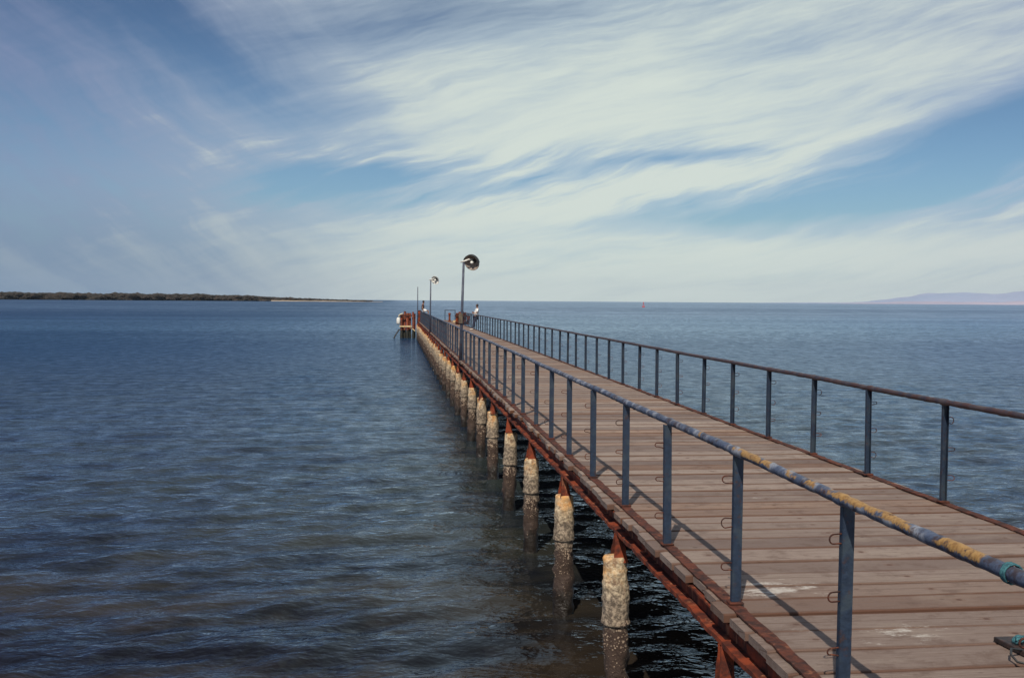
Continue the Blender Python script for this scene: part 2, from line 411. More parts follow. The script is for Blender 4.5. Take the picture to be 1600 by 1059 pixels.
# ------------------------------------------------------------------ structure: water, spit, far coast
import numpy as np
def water_mesh():
    """one sheet to the horizon, finely ringed round the landing and raised into small wind waves there"""
    rr = [0.0, 1.5, 3.0]; r_ = 3.6
    while r_ < 260: rr.append(r_); r_ *= 1.0075
    while r_ < 60000: rr.append(r_); r_ *= 1.25
    rr = np.array(rr[1:])
    an = np.concatenate([np.arange(-50, 62, .24), np.arange(62, 310, 4.0)]); an = np.radians(an)
    rs = np.random.RandomState(4)
    R_, A_ = np.meshgrid(rr, an, indexing='ij')
    X = np.sin(A_)*R_; Y = np.cos(A_)*R_; Z = np.zeros_like(X)
    N = 90
    for k in range(N):
        lam = .24*(1.9/.24)**rs.rand()
        th = math.radians(97) + rs.randn()*math.radians(26)
        s_ = .165*math.sqrt(2/N)*(1.25 if lam < 1.2 else .8); amp = s_*lam/(2*math.pi); kk = 2*math.pi/lam
        spc = np.maximum(R_*.0075, R_*.0042)*np.ones_like(R_)
        wgt = np.clip((lam/spc - 2.5)/2.5, 0, 1)*np.clip((250-R_)/60, 0, 1)
        ph = kk*(X*math.cos(th) + Y*math.sin(th)) + rs.rand()*6.283
        # wave groups
        grp = .75 + .5*np.sin(X*.11*math.cos(k) + Y*.13*math.sin(k*1.7) + k)
        sn = np.sin(ph)
        Z += amp*wgt*grp*(sn + .25*np.sin(2*ph + .5))
    nr, na = X.shape
    vs = np.stack([X, Y, Z], -1).reshape(-1, 3)
    vs = np.vstack([vs, [[0, 0, 0]]]); c = len(vs)-1
    i0 = (np.arange(nr-1)[:, None]*na + np.arange(na)[None]); i1 = (np.arange(nr-1)[:, None]*na + (np.arange(na)+1)[None] % na)
    q = np.stack([i0, i0+na, i1+na, i1], -1).reshape(-1, 4)
    tri = np.stack([np.full(na, c), np.arange(na), (np.arange(na)+1) % na], -1)
    me = bpy.data.meshes.new('water')
    me.vertices.add(len(vs)); me.vertices.foreach_set('co', vs.astype(np.float32).ravel())
    me.loops.add(q.size + tri.size); me.loops.foreach_set('vertex_index', np.concatenate([q.ravel(), tri.ravel()]).astype(np.int32))
    me.polygons.add(len(q)+len(tri))
    me.polygons.foreach_set('loop_start', np.concatenate([np.arange(len(q))*4, q.size + np.arange(len(tri))*3]).astype(np.int32))
    me.polygons.foreach_set('use_smooth', np.ones(len(q)+len(tri), dtype=bool))
    me.update(calc_edges=True); me.validate()
    me.materials.append(WATER)
    if me.polygons[0].normal.z < 0: me.flip_normals()
    return me
tag(link(bpy.data.objects.new('water', water_mesh())), kind='structure')

def pol(a_deg, r, z=0.0):
    a = math.radians(a_deg); return Vector((math.sin(a)*r, math.cos(a)*r, z))
def ridge(name, a0, a1, r0, r1, hfun, mat, na=160, nr=10, kind='structure'):
    bm = bmesh.new(); g = []
    for i in range(na+1):
        a = a0 + (a1-a0)*i/na; row = []
        for j in range(nr+1):
            f = j/nr; r = r0 + (r1-r0)*f
            row.append(bm.verts.new(pol(a, r, hfun(a, f))))
        g.append(row)
    for i in range(na):
        for j in range(nr):
            bm.faces.new((g[i][j], g[i+1][j], g[i+1][j+1], g[i][j+1]))
    bmesh.ops.recalc_face_normals(bm, faces=bm.faces)
    return tag(meshobj(name, bm, mat, smooth=True), kind=kind)
sm = lambda x, a, b: (lambda t: t*t*(3-2*t))(max(0, min(1, (x-a)/(b-a))))
SAND = m_plain('pale_sand', (.22, .18, .14), (.32, .26, .20), .95, .02, bump=.2)
# low spit on the left, tapering to a sand tip at about azimuth -0.8
def spit_h(a, f):
    k = sm(-a, .7, 5.0)
    return -1.0 + (1.6 + 2.4*k)*math.sin(math.pi*min(1, f*1.3))**.6 if f < .77 else -1.0
def spit_r(a): return 2000 + 12*(a+20)
ridge('sandy_spit', -75, -.75, 1980, 2150, lambda a, f: spit_h(a, f) + .5*noise.noise(Vector((a*3, f*2, 0))), SAND, 260, 12)
mt, t, b = material('mangrove_leaves')
n_ = t.noise(t.pos(), .12, 4, .6)
t.put(b.inputs['Base Color'], t.mix(t.ss(n_, .35, .65), (.010, .009, .006), (.030, .021, .015))); b.inputs['Roughness'].default_value = .9
LEAF = mt
random.seed(5)
bm = bmesh.new()
ico = bmesh.new(); bmesh.ops.create_icosphere(ico, subdivisions=1, radius=1.0)
iv = [v.co.copy() for v in ico.verts]; ifc = [[v.index for v in f.verts] for f in ico.faces]; ico.free()
def clump(bm, c, rx, ry, rz):
    s_ = random.random()*50
    vs = [bm.verts.new(Vector((c.x + v.x*rx*(1+.5*noise.noise(v*2+Vector((s_, 0, 0)))), c.y + v.y*ry, c.z + v.z*rz*(1+.6*noise.noise(v*3+Vector((0, s_, 0))))))) for v in iv]
    for f in ifc: bm.faces.new([vs[i] for i in f])
for i in range(9000):
    a = -72 + (random.random()**.75)*70.6
    k = sm(-a, 1.2, 6.5)
    if random.random() > k + .12: continue
    hh = (4.0 + 10.5*sm(-a, 1.5, 12))*(.85 + .18*noise.noise(Vector((a*1.2, 0, 3)))) 
    c = pol(a, (1972 if a < -7 and random.random() < .5 else 2010) + random.random()*60, .4 + random.random()*hh*.75)
    r = 3.2 + random.random()*4.5*max(.4, k)
    clump(bm, c, r*1.6, r, min(r*.6, hh*.36))
tag(meshobj('mangrove_wood', bm, LEAF), 'dark low wood of scrubby trees along the far spit', 'trees', kind='stuff')

# far coast on the right
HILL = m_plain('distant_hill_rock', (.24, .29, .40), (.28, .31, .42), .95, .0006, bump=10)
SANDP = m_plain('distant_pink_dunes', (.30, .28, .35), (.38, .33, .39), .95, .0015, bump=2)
def hill_h(a, f):
    k = sm(a, 22.5, 34)*.95 + .08*sm(a, 18, 24)
    env = math.sin(math.pi*min(1, f))
    return -4 + env*(330*k*(.75 + .5*noise.noise(Vector((a*.30, f*1.3, 2)))) + 55*k*noise.noise(Vector((a*1.1, f*4, 5)))) 
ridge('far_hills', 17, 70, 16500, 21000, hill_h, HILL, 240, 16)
def dune_h(a, f):
    k = sm(a, 23.5, 30)
    return -4 + math.sin(math.pi*f)*(8*sm(a, 21, 25) + 46*k*(.75+.7*noise.noise(Vector((a*.6, f, 9)))))
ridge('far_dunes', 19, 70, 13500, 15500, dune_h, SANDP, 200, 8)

# ------------------------------------------------------------------ the pier
XL, XR = 2.20, 5.39
YE = 103.0
DECK0 = -3.0
pier = thing('pier', (0, 0, 0), 'long narrow pier of weathered planks on rusty concrete jacketed piles running out to sea', 'pier')
random.seed(11)
bm = bmesh.new(); uvl = bm.loops.layers.uv.new('UVMap'); cl = bm.loops.layers.float_color.new('tint')
y = DECK0
while y < YE:
    wdt = random.choice((.27, .31, .33, .34, .36, .40)) + random.uniform(-.01, .01)
    FIX = {5.56: .34, 5.90: .33, 6.23: .32, 6.55: .31, 6.86: .32, 7.18: .34}
    if round(y, 2) in FIX: wdt = FIX[round(y, 2)]
    elif 5.0 < y < 5.56: wdt = 5.56 - y
    elif 4.3 < y < 5.0 : wdt = max(.25, (5.56 - y)/round((5.56 - y)/.33))
    gap_ = random.choice((.008, .012, .018, .024)) if random.random() < .85 else .032
    tint = (random.random(), random.random(), random.random(), 1)
    xa = XL - .105 + random.uniform(-.045, .035); xb = XR + .105 + random.uniform(-.025, .03)
    if random.random() < .08: xa += .05
    dz = random.uniform(-.005, .004); tz = random.uniform(-.005, .005); sk = random.uniform(-.004, .004)
    near = y < 30
    nseg = 26 if near else 5
    ch = .007
    rows = []
    s0_ = random.random()*100
    for i in range(nseg+1):
        f = i/nseg; 
        if near and i in (1, nseg-1): f = (.012 if i == 1 else .988)
        x = xa + (xb-xa)*f
        wv = .006*noise.noise(Vector((x*1.1, s0_, 0)))
        e1 = .006*noise.noise(Vector((x*3, s0_, 4))) if near else 0; e2 = .006*noise.noise(Vector((x*3, s0_, 8))) if near else 0
        endk = 1.0 if 0 < i < nseg else .85
        y0 = y + e1 + sk*f; y1 = y + wdt - gap_ + e2 + sk*f
        if endk < 1 and near: y0 += random.uniform(0, .012); y1 -= random.uniform(0, .015)
        zt = DZ + dz + wv + tz*f - (.004 if endk < 1 else 0)
        zb = zt - .052
        pr = [(y0, zb), (y0, zt-ch), (y0+ch, zt), (y1-ch, zt), (y1, zt-ch), (y1, zb)]
        rows.append(([bm.verts.new((x, a, b_)) for a, b_ in pr], x))
    vv = [0, 0, .03, .97, 1, 1]
    for i in range(nseg):
        for k in range(6):
            k2 = (k+1) % 6
            fc = bm.faces.new((rows[i][0][k], rows[i][0][k2], rows[i+1][0][k2], rows[i+1][0][k]))
            cor = [(rows[i][1], vv[k]), (rows[i][1], vv[k2]), (rows[i+1][1], vv[k2]), (rows[i+1][1], vv[k])]
            for lp, cc in zip(fc.loops, cor): lp[uvl].uv = cc; lp[cl] = tint
    for r_, fl in ((rows[0], 1), (rows[-1], 0)):
        fc = bm.faces.new(r_[0][::-1] if fl else r_[0])
        for lp, q in zip(fc.loops, range(6)): lp[uvl].uv = (r_[1] + q*.01, .2 + .1*q); lp[cl] = tint
    y += wdt
bmesh.ops.recalc_face_normals(bm, faces=bm.faces)
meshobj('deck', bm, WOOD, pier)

def girder(x, side):
    """rolled steel joist under the plank ends, flange edges eaten ragged"""
    bm = bmesh.new()
    yy = DECK0; rows = []
    while yy <= YE + .01:
        st = .08 if yy < 25 else .5
        j = .012*noise.noise(Vector((yy*5, x, 0))) + .010*noise.noise(Vector((yy*17, x, 3)))
        j2 = .010*noise.noise(Vector((yy*6, x, 7)))
        o = side
        prof = [(-.05*o, DZ-.075), (.055*o + j*.7*o, DZ-.075), (.055*o + j*.7*o, DZ-.090), (.006*o, DZ-.092),
                (.006*o, DZ-.200), (.085*o + j*o, DZ-.205 + j2), (.085*o + j*o, DZ-.238 + j2*.7), (-.05*o, DZ-.238)]
        rows.append([bm.verts.new((x + a, yy, b_)) for a, b_ in prof])
        yy += st
    for i in range(len(rows)-1):
        for k in range(len(prof)):
            k2 = (k+1) % len(prof); bm.faces.new((rows[i][k], rows[i][k2], rows[i+1][k2], rows[i+1][k]))
    bm.faces.new(rows[0]); bm.faces.new(rows[-1][::-1])
    bmesh.ops.recalc_face_normals(bm, faces=bm.faces)
    return meshobj('girder', bm, RUST, pier)
girder(XL-.02, -1); girder(XR+.02, 1)
def strip(x0, x1):
    """flat iron along the deck edge that the rail posts are welded to"""
    bm = bmesh.new(); rows = []; yy = DECK0
    while yy <= YE - 10:
        st = .06 if yy < 25 else .4
        a = .010*noise.noise(Vector((yy*4, x0, 0))) + .008*noise.noise(Vector((yy*15, x0, 5)))
        b_ = .010*noise.noise(Vector((yy*4, x1, 0))) + .008*noise.noise(Vector((yy*15, x1, 5)))
        zz = .006*noise.noise(Vector((yy*8, x0, 2)))
        rows.append([bm.verts.new(v) for v in ((x0+a, yy, DZ+.004), (x0+a, yy, DZ+.016+zz), (x1+b_, yy, DZ+.018+zz), (x1+b_, yy, DZ+.004))])
        yy += st
    for i in range(len(rows)-1):
        for k in range(4): bm.faces.new((rows[i][k], rows[i][(k+1) % 4], rows[i+1][(k+1) % 4], rows[i+1][k]))
    bm.faces.new(rows[0]); bm.faces.new(rows[-1][::-1])
    bmesh.ops.recalc_face_normals(bm, faces=bm.faces)
    meshobj('edge_strip', bm, RUST_DARK, pier)
strip(XL-.048, XL+.034); strip(XR-.034, XR+.048)

# piles: concrete jackets with a rusted steel stem on top
def jacket(seed):
    bm = bmesh.new(); prof = []
    lip = .93 + random.uniform(-.08, .06); top = 1.49 + random.uniform(-.03, .03)
    rt = .110 + random.uniform(-.006, .01)
    prof.append((rt*.55, top+.006, .0)); prof.append((rt*.92, top, .006)); prof.append((rt, top-.02, .009))
    n = 16
    for i in range(1, n): 
        f = i/n; prof.append((rt + .020*f + .003*math.sin(f*9+seed), top-.02 - (top-.02-lip)*f, .016))
    prof += [(rt+.028, lip+.012, .010), (rt+.022, lip-.006, .010), (rt+.002, lip-.014, .008), (rt+.004, lip-.03, .012)]
    n = 20
    for i in range(1, n+1):
        f = i/n; prof.append((rt+.006 + .008*math.sin(f*5+seed) + .030*max(0, f-.45), lip-.05 - (lip+.45)*f, .034))
    lathe(bm, prof, 28, seed=seed*3.7)
    me = bpy.data.meshes.new('concrete_jacket'); bm.to_mesh(me); bm.free(); me.materials.append(CONC)
    for p in me.polygons: p.use_smooth = True
    return me
def stem(seed):
    bm = bmesh.new(); rows = []
    for i in range(13):
        f = i/12; z = 1.47 + (DZ-.238-1.47)*f
        wx = .030*(1-f)**1.5 + .040 + .007*noise.noise(Vector((f*9, seed, 0))); wy = .06*(1-f) + .034
        pr = [(-wx, -wy), (-wx, -wy+.012), (-.006, -wy+.016), (-.006, wy-.016), (-wx, wy-.012), (-wx, wy), (wx, wy), (wx, wy-.012), (.006, wy-.016), (.006, -wy+.016), (wx, -wy+.012), (wx, -wy)]
        rows.append([bm.verts.new((a + .005*noise.noise(Vector((a*30, b_*30, z*20+seed))), b_, z)) for a, b_ in pr])
    for i in range(12):
        for k in range(12): bm.faces.new((rows[i][k], rows[i][(k+1) % 12], rows[i+1][(k+1) % 12], rows[i+1][k]))
    bm.faces.new(rows[0]); bm.faces.new(rows[-1][::-1])
    bmesh.ops.recalc_face_normals(bm, faces=bm.faces)
    me = bpy.data.meshes.new('steel_stem'); bm.to_mesh(me); bm.free(); me.materials.append(RUST)
    return me
JK = [jacket(i+1.3) for i in range(10)]; ST = [stem(i+.7) for i in range(4)]
def cross(yc):
    bm = bmesh.new()
    box(bm, XL+.02, XR-.02, yc-.06, yc+.06, DZ-.25, DZ-.235, 0)
    box(bm, XL+.02, XR-.02, yc-.005, yc+.005, DZ-.235, DZ-.095, 0)
    box(bm, XL+.02, XR-.02, yc-.06, yc+.06, DZ-.095, DZ-.082, 0)
    return bm
k = 0
yc = 9.563 - 3.2*3
cross_me = None
while yc < YE:
    for X in (2.127, XR+.06):
        pe = bpy.data.objects.new('pile', None); pe.location = (X, yc, 0); pe.rotation_euler = (0, 0, random.uniform(-.15, .15)); pe.empty_display_size = .1
        link(pe, pier)
        jo = link(bpy.data.objects.new('concrete_jacket', JK[(k*3 + (1 if X > 3 else 0)) % 10]), pe)
        if 6.0 < yc < 7.0: jo.location.z = -.27
        jo.rotation_euler = (random.uniform(-.025, .025), random.uniform(-.025, .025), random.uniform(0, 6))
        so_ = link(bpy.data.objects.new('steel_stem', ST[k % 4]), pe)
        if 6.0 < yc < 7.0: so_.scale.z = 2.0; so_.location.z = -(DZ-.238)
        k += 1
    if cross_me is None:
        cb = cross(0); co_ = meshobj('crossbeam', cb, RUST_DARK, pier); cross_me = co_.data; co_.location.y = yc
    else:
        co_ = link(bpy.data.objects.new('crossbeam', cross_me), pier); co_.location.y = yc
    yc += 3.2

# ------------------------------------------------------------------ railings
def post_mesh(seed):
    bm = bmesh.new()
    w_, d_, th = .031, .020, .006
    z0, z1 = DZ+.012, RZ-.022
    rows = []
    for i in range(9):
        z = z0 + (z1-z0)*i/8
        j = .0015*noise.noise(Vector((seed, z*6, 0)))
        pr = [(-w_, -d_), (w_, -d_), (w_, d_), (w_-th, d_), (w_-th, -d_+th), (-w_+th, -d_+th), (-w_+th, d_), (-w_, d_)]
        rows.append([bm.verts.new((a+j, b_+j, z)) for a, b_ in pr])
    for i in range(8):
        for k in range(8): bm.faces.new((rows[i][k], rows[i][(k+1) % 8], rows[i+1][(k+1) % 8], rows[i+1][k]))
    bm.faces.new(rows[0]); bm.faces.new(rows[-1][::-1])
    bmesh.ops.recalc_face_normals(bm, faces=bm.faces)
    bmesh.ops.bevel(bm, geom=[e for e in bm.edges if abs(e.verts[0].co.z-e.verts[1].co.z) > .03 and abs(abs(e.verts[0].co.x)-w_) < .003], offset=.0025, segments=2, affect='EDGES')
    me = bpy.data.meshes.new('post'); bm.to_mesh(me); bm.free(); me.materials.append(PAINT_POST)
    return me
def hook_bm(bm, side, z, y0=0.0, x0=0.0, bend=0.0, seg=6):
    """bent rod loop welded to the outer side of a post"""
    pts = []; L_ = .066; r = .024
    pts.append((x0 + side*.030, y0, z+r))
    pts.append((x0 + side*(.034+L_-r), y0, z+r))
    for i in range(1, 8):
        a = math.pi/2 - math.pi*i/8
        pts.append((x0 + side*(.034+L_-r + r*math.cos(a)), y0, z + r*math.sin(a) + bend*.006*i))
    pts.append((x0 + side*(.034+L_-r), y0, z-r+bend*.05)); pts.append((x0 + side*.030, y0, z-r+bend*.02))
    tube(bm, pts, .0042, seg)
PM = [post_mesh(i*2.1) for i in range(4)]
HK = {}
for side in (-1, 1):
    for b_ in range(3):
        bm = bmesh.new(); hook_bm(bm, side, 0, bend=(b_-1)*.35)
        me = bpy.data.meshes.new('hook'); bm.to_mesh(me); bm.free(); me.materials.append(RUST_DARK); HK[(side, b_)] = me
random.seed(3)
base_bm = bmesh.new()
def wobble(y, X): return (.022*noise.noise(Vector((y*.35, X, 1))) , .018*noise.noise(Vector((y*.5, X, 4))))
def railing(X, side, y_end, label, mat):
    r = thing('railing', (X, 4.82, DZ), label, 'railing', 'railings along the pier')
    n = 0; yy = 4.82 - 1.6*4 if side < 0 else 9.55 - 1.6*7
    nh = 0; rest = bmesh.new()
    post_y = []
    while yy < y_end: post_y.append(yy); yy += 1.6
    order = sorted(post_y, key=lambda v: abs(v-5))
    near = set(order[:31])
    for yy in post_y:
        o = bpy.data.objects.new('post', PM[random.randrange(4)]); link(o, r)
        wx, wz = wobble(yy, X)
        o.location = (0, yy-4.82, -DZ); o.rotation_euler = (random.uniform(-.008, .008), random.uniform(-.008, .008), (0 if side < 0 else math.pi) + random.uniform(-.05, .05))
        flip = 1 if side < 0 else -1
        for hz in (.26, .54, .83):
            zz = DZ + hz + random.uniform(-.012, .012)
            if random.random() < .05: continue
            if yy in near:
                h = bpy.data.objects.new('hook', HK[(side*flip, random.randrange(3))]); link(h, o); h.location = (0, 0, zz); h.rotation_euler = (0, 0, random.uniform(-.3, .3))
            else:
                hook_bm(rest, side, zz - DZ, yy-4.82, 0, seg=4)
        if yy < 24:
            bm = bmesh.new(); box(bm, -.052, .052, -.042, .042, DZ+.017, DZ+.034, .006)
            for v in bm.verts: v.co += Vector([.006*noise.noise(v.co*40 + Vector((yy, k_, 0))) for k_ in range(3)])
            meshobj('base_plate', bm, RUST_DARK, o)
    ro = meshobj('hook', rest, RUST_DARK, r); ro['kind'] = 'stuff'
    # handrail pipe, corroded and a little wavy
    pts = []; rad = []; yy = -3.2
    while yy < y_end - 1.2:
        wx, wz = wobble(yy, X)
        pts.append((wx*.6, yy-4.82, RZ-DZ+wz*.5))
        rr = .029
        for py in post_y:
            if abs(py-yy) < .045: rr = .0335           # weld collars over the posts
        rad.append(rr); yy += .035 if yy < 14 else (.15 if yy < 40 else .5)
    bm = bmesh.new(); tube(bm, pts, rad, 16, jit=.17, seed=X)
    meshobj('handrail', bm, mat, r, smooth=True)
    return r
railing(XL, -1, 93.3, 'blue handrail with peeling yellow patches along the left edge of the pier', PAINT_RAIL)
railing(XR, 1, 85.5, 'rust eaten dark handrail along the right seaward edge of the pier', PAINT_RAIL_R)

# short cross rail at the pier's end
er = thing('end_railing', (5.0, 102.4, DZ), 'short plain rail frame closing the far right end of the pier', 'railing')
for x in (-.15, .85):
    bm = bmesh.new(); tube(bm, [(x, 0, 0), (x, 0, .98)], .035, 8); meshobj('post', bm, PAINT_POST, er)
bm = bmesh.new(); tube(bm, [(-.2, 0, 1.0), (.9, 0, 1.0)], .035, 8); meshobj('handrail', bm, PAINT_POST, er)

# ------------------------------------------------------------------ lamp posts on the left edge
POLE = m_plain('blue_grey_pole_paint', (.03, .035, .06), (.06, .07, .10), .6, 5)
ENAMEL = m_plain('chipped_white_enamel', (.52, .50, .45), (.72, .70, .64), .35, 18)
INNER = m_plain('tarnished_reflector', (.22, .17, .14), (.34, .27, .22), .5, 14)
BLACKM = m_plain('sooty_black_metal', (.012, .012, .012), (.03, .028, .026), .5, 14)
WHITE = m_plain('white_paint', (.70, .68, .62), (.80, .78, .72), .5, 10)
def lamp_post(loc, label, head=True, top=5.22, yawz=0.0, inner=INNER, dish_dir=(-.50, -.80, -.34), lean=.0):
    r = thing('lamp_post', loc, label, 'lamp post', 'lamp posts along the pier')
    z0 = loc[2]; H = top - z0
    bm = bmesh.new(); tube(bm, [(0, 0, 0), (lean*.5, 0, H*.5), (lean, 0, H)], [.052, .045, .036], 12); meshobj('pole', bm, POLE, r, smooth=True)
    bm = bmesh.new(); box(bm, -.02, .16, -.05, .05, .02, .05, .005); box(bm, -.055, -.045, -.06, .06, -.02, .35, 0); box(bm, .06, .075, -.06, .06, -.02, .16, 0)
    meshobj('bracket', bm, RUST, r)
    if head:
        # dish floodlight: shade, inside, socket, arm
        c = Vector((lean + .27, 0, H - .03)); d = Vector(dish_dir).normalized()
        q = d.to_track_quat('Z', 'Y').to_matrix()
        R_ = .265
        bm = bmesh.new(); rings = []
        prof = [(.05, -.20), (.11, -.185), (.18, -.13), (.235, -.06), (R_, 0), (R_+.012, .004), (R_, .010), (.228, -.050), (.172, -.118), (.10, -.170), (.04, -.185)]
        for rr, zz in prof:
            rings.append([bm.verts.new(c + q @ Vector((rr*math.cos(2*math.pi*k/28), rr*math.sin(2*math.pi*k/28), zz))) for k in range(28)])
        for i in range(len(rings)-1):
            for k in range(28): bm.faces.new((rings[i][k], rings[i][(k+1) % 28], rings[i+1][(k+1) % 28], rings[i+1][k]))
        bm.faces.new(rings[0][::-1])
        sh = meshobj('lamp_shade', bm, inner, r, smooth=True)
        bm = bmesh.new(); tube(bm, [c + q @ Vector((0, 0, -.34)), c + q @ Vector((0, 0, -.19)), c + q @ Vector((0, 0, -.10))], [.06, .075, .05], 14); meshobj('lamp_housing', bm, BLACKM, r, smooth=True)
        bm = bmesh.new(); tube(bm, [c + q @ Vector((0, 0, -.10)), c + q @ Vector((0, 0, -.04)), c + q @ Vector((0, 0, .03)), c + q @ Vector((0, 0, .06))], [.03, .055, .05, .015], 12)
        meshobj('bulb', bm, WHITE, r, smooth=True)
        bm = bmesh.new(); tube(bm, [(lean-.10, 0, H-.02), (lean+.02, -.04, H+.01), c + Vector((-.1, -.04, .10)), c + q @ Vector((0, 0, -.26))], .028, 8); meshobj('arm', bm, ENAMEL, r, smooth=True)
        # hood that shades the upper half of the dish
        bm = bmesh.new(); rg = []
        for i in range(17):
            t_ = math.pi*(-.02 + 1.04*i/16)
            rg.append([bm.verts.new(c + q @ Vector((rr*math.cos(t_+hr_), rr*math.sin(t_+hr_), zz))) for rr, zz in ((R_+.012, -.03), (R_+.016, .085), (R_+.008, .085), (R_+.004, -.03))])
        for i in range(16):
            for k in range(4): bm.faces.new((rg[i][k], rg[i][(k+1) % 4], rg[i+1][(k+1) % 4], rg[i+1][k]))
        bm.faces.new(rg[0][::-1]); bm.faces.new(rg[-1]); bmesh.ops.recalc_face_normals(bm, faces=bm.faces)
        if inner is INNER: meshobj('hood', bm, BLACKM, r)
        else: bm.free()
    return r
hr_ = 0.0
p1 = lamp_post((2.115, 33.9, DZ-.20), 'nearer lamp post with a dark round dish lamp, with a small box above the handrail', top=5.24, lean=.10)
bm = bmesh.new(); box(bm, -.06, .07, -.10, -.045, 1.42, 1.76, .012); meshobj('switch_box', bm, m_plain('weathered_box', (.06, .045, .03), (.12, .09, .06), .8, 9), p1)
p2 = lamp_post((2.115, 64.3, DZ-.20), 'farther lamp post with a pale white dish lamp, beyond the first lamp', top=5.24, inner=ENAMEL, lean=.03)
lamp_post((2.05, 98.6, DZ-.20), 'bare thin pole without a lamp at the far end of the pier', head=False, top=5.22)

# heavy rusty post where the left handrail ends
ep = thing('mooring_post', (2.02, 93.8, DZ), 'wide rusty steel post where the left handrail stops', 'post')
bm = bmesh.new(); box(bm, -.02, .24, -.1, .1, -.25, 1.02, .02); meshobj('post_body', bm, RUST_PILE, ep)
bm = bmesh.new(); box(bm, -.05, .27, -.13, .13, 1.022, 1.07, .01); meshobj('cap', bm, RUST_DARK, ep)

# ------------------------------------------------------------------ rusty clutter on the pier's far end
def post_cluster(loc, label, cat, specs, name='fender_posts'):
    r = thing(name, loc, label, cat)
    for (x, y_, h, rd, lx, ly) in specs:
        bm = bmesh.new(); tube(bm, [(x, y_, 0), (x+lx*.5, y_+ly*.5, h*.5), (x+lx, y_+ly, h)], [rd*1.05, rd, rd*.92], 10, jit=.12, seed=x*9)
        meshobj('post', bm, RUST_PILE, r)
    return r
r = post_cluster((5.30, 84.8, DZ), 'squat rusty block of bundled mooring posts on the right edge of the deck', 'mooring posts',
    [(-.30, 0, .95, .12, .02, 0), (-.08, .05, 1.05, .13, .03, 0), (.15, 0, 1.08, .13, 0, 0), (.38, .05, 1.02, .12, -.02, 0), (.05, .35, 1.0, .13, 0, 0), (.62, .3, .72, .11, .06, 0)])
bm = bmesh.new(); box(bm, -.45, .55, -.20, -.13, .62, .80, .01); meshobj('waler', bm, RUST_DARK, r)
bm = bmesh.new(); box(bm, -.45, .55, -.20, -.13, .12, .26, .01); meshobj('waler', bm, RUST_DARK, r)
r = thing('bollard', (4.92, 95.0, DZ), 'single slim rusty bollard left of the rusty block of posts', 'bollard')
bm = bmesh.new(); lathe(bm, [(.15, 0, 0), (.15, .05, 0), (.10, .08, .01), (.09, .5, .01), (.10, .68, .01), (.13, .72, .01), (.13, .78, .01), (.06, .83, 0)], 16); meshobj('bollard_body', bm, RUST_PILE, r, smooth=True)
TIMB = m_plain('yellowed_timber', (.42, .30, .14), (.55, .42, .24), .85, 9)
r = thing('timber_baulk', (5.28, 91.5, DZ), 'short yellow timber baulk lying on deck between bollard and rusty posts', 'timber')
bm = bmesh.new(); box(bm, -.22, .30, -.15, .15, 0.002, .22, .02); meshobj('baulk', bm, TIMB, r)
bm = bmesh.new(); box(bm, -.18, -.12, -.16, .16, .222, .235, 0); box(bm, .2, .26, -.16, .16, .222, .235, 0); meshobj('iron_strap', bm, RUST_DARK, r)

# mooring dolphin standing in the water to the left of the end
r = thing('mooring_dolphin', (.9, 107, 0), 'cluster of rusty steel piles with white fender standing in water left of the pier end', 'mooring dolphin')
def dpile(x, y_, top, rd, lx=0, seed=1.0, mat=RUST_PILE):
    bm = bmesh.new(); n = 12
    tube(bm, [(x+lx*i/n, y_, -.8 + (top+.8)*i/n) for i in range(n+1)], [rd*(1.15 if i < 5 else 1) for i in range(n+1)], 12, jit=.14, seed=seed)
    return meshobj('pile', bm, mat, r)
mt, t, b = material('tidal_rust')
p = t.pos(); z = t.xyz(p)[2]; n1 = t.noise(p, 4, 5, .6)
c = t.mix(t.ss(n1, .4, .6), (.23, .04, .015), (.09, .02, .012)); c = t.mix(t.ss(t.noise(p, 9, 4, .6), .56, .66), c, (.33, .15, .06))
zz = t.add(z, t.mul(t.sub(n1, .5), .5))
c = t.mix(t.ss(zz, .75, 1.0), (.018, .018, .012), c); t.put(b.inputs['Base Color'], c); b.inputs['Roughness'].default_value = .85
TIDAL = mt
for (x, y_, top, rd, lx) in ((-.35, 0, 2.55, .13, 0), (-.02, .3, 2.80, .12, .03), (.26, -.05, 2.62, .13, 0), (.55, .2, 2.60, .12, -.02), (-.2, .7, 2.5, .12, 0), (.4, .8, 2.6, .13, 0), (.86, .1, 2.74, .10, 0), (1.02, .35, 2.55, .10, 0)):
    dpile(x, y_, top, rd, lx, seed=x*7, mat=TIDAL)
for z_ in (2.28, 1.15):
    bm = bmesh.new(); box(bm, -.55, .72, -.28, -.18, z_, z_+.16, .015); meshobj('waler', bm, RUST_DARK if z_ > 2 else TIMB, r)
bm = bmesh.new(); tube(bm, [(.55, -.1, 1.15), (1.05, -.1, .75)], .06, 8); meshobj('brace', bm, TIMB, r)
bm = bmesh.new(); tube(bm, [(-.55, -.1, .95), (-.95, -.2, .35), (-1.25, -.25, -.25)], .075, 8); meshobj('brace', bm, BLACKM, r)
bm = bmesh.new(); lathe(bm, [(.02, 1.40, 0), (.15, 1.45, .01), (.2, 1.6, .02), (.2, 2.0, .02), (.13, 2.14, .01), (.02, 2.16, 0)], 16, cx=-.66, cy_=-.1); meshobj('fender', bm, ENAMEL, r, smooth=True)
bm = bmesh.new(); tube(bm, [(-.62, -.12, 2.14), (-.58, -.12, 2.4), (-.42, -.12, 2.5), (-.2, -.12, 2.55)], .07, 10); meshobj('fender_arm', bm, m_plain('dirty_cream_paint', (.45, .40, .28), (.6, .55, .42), .6), r, smooth=True)

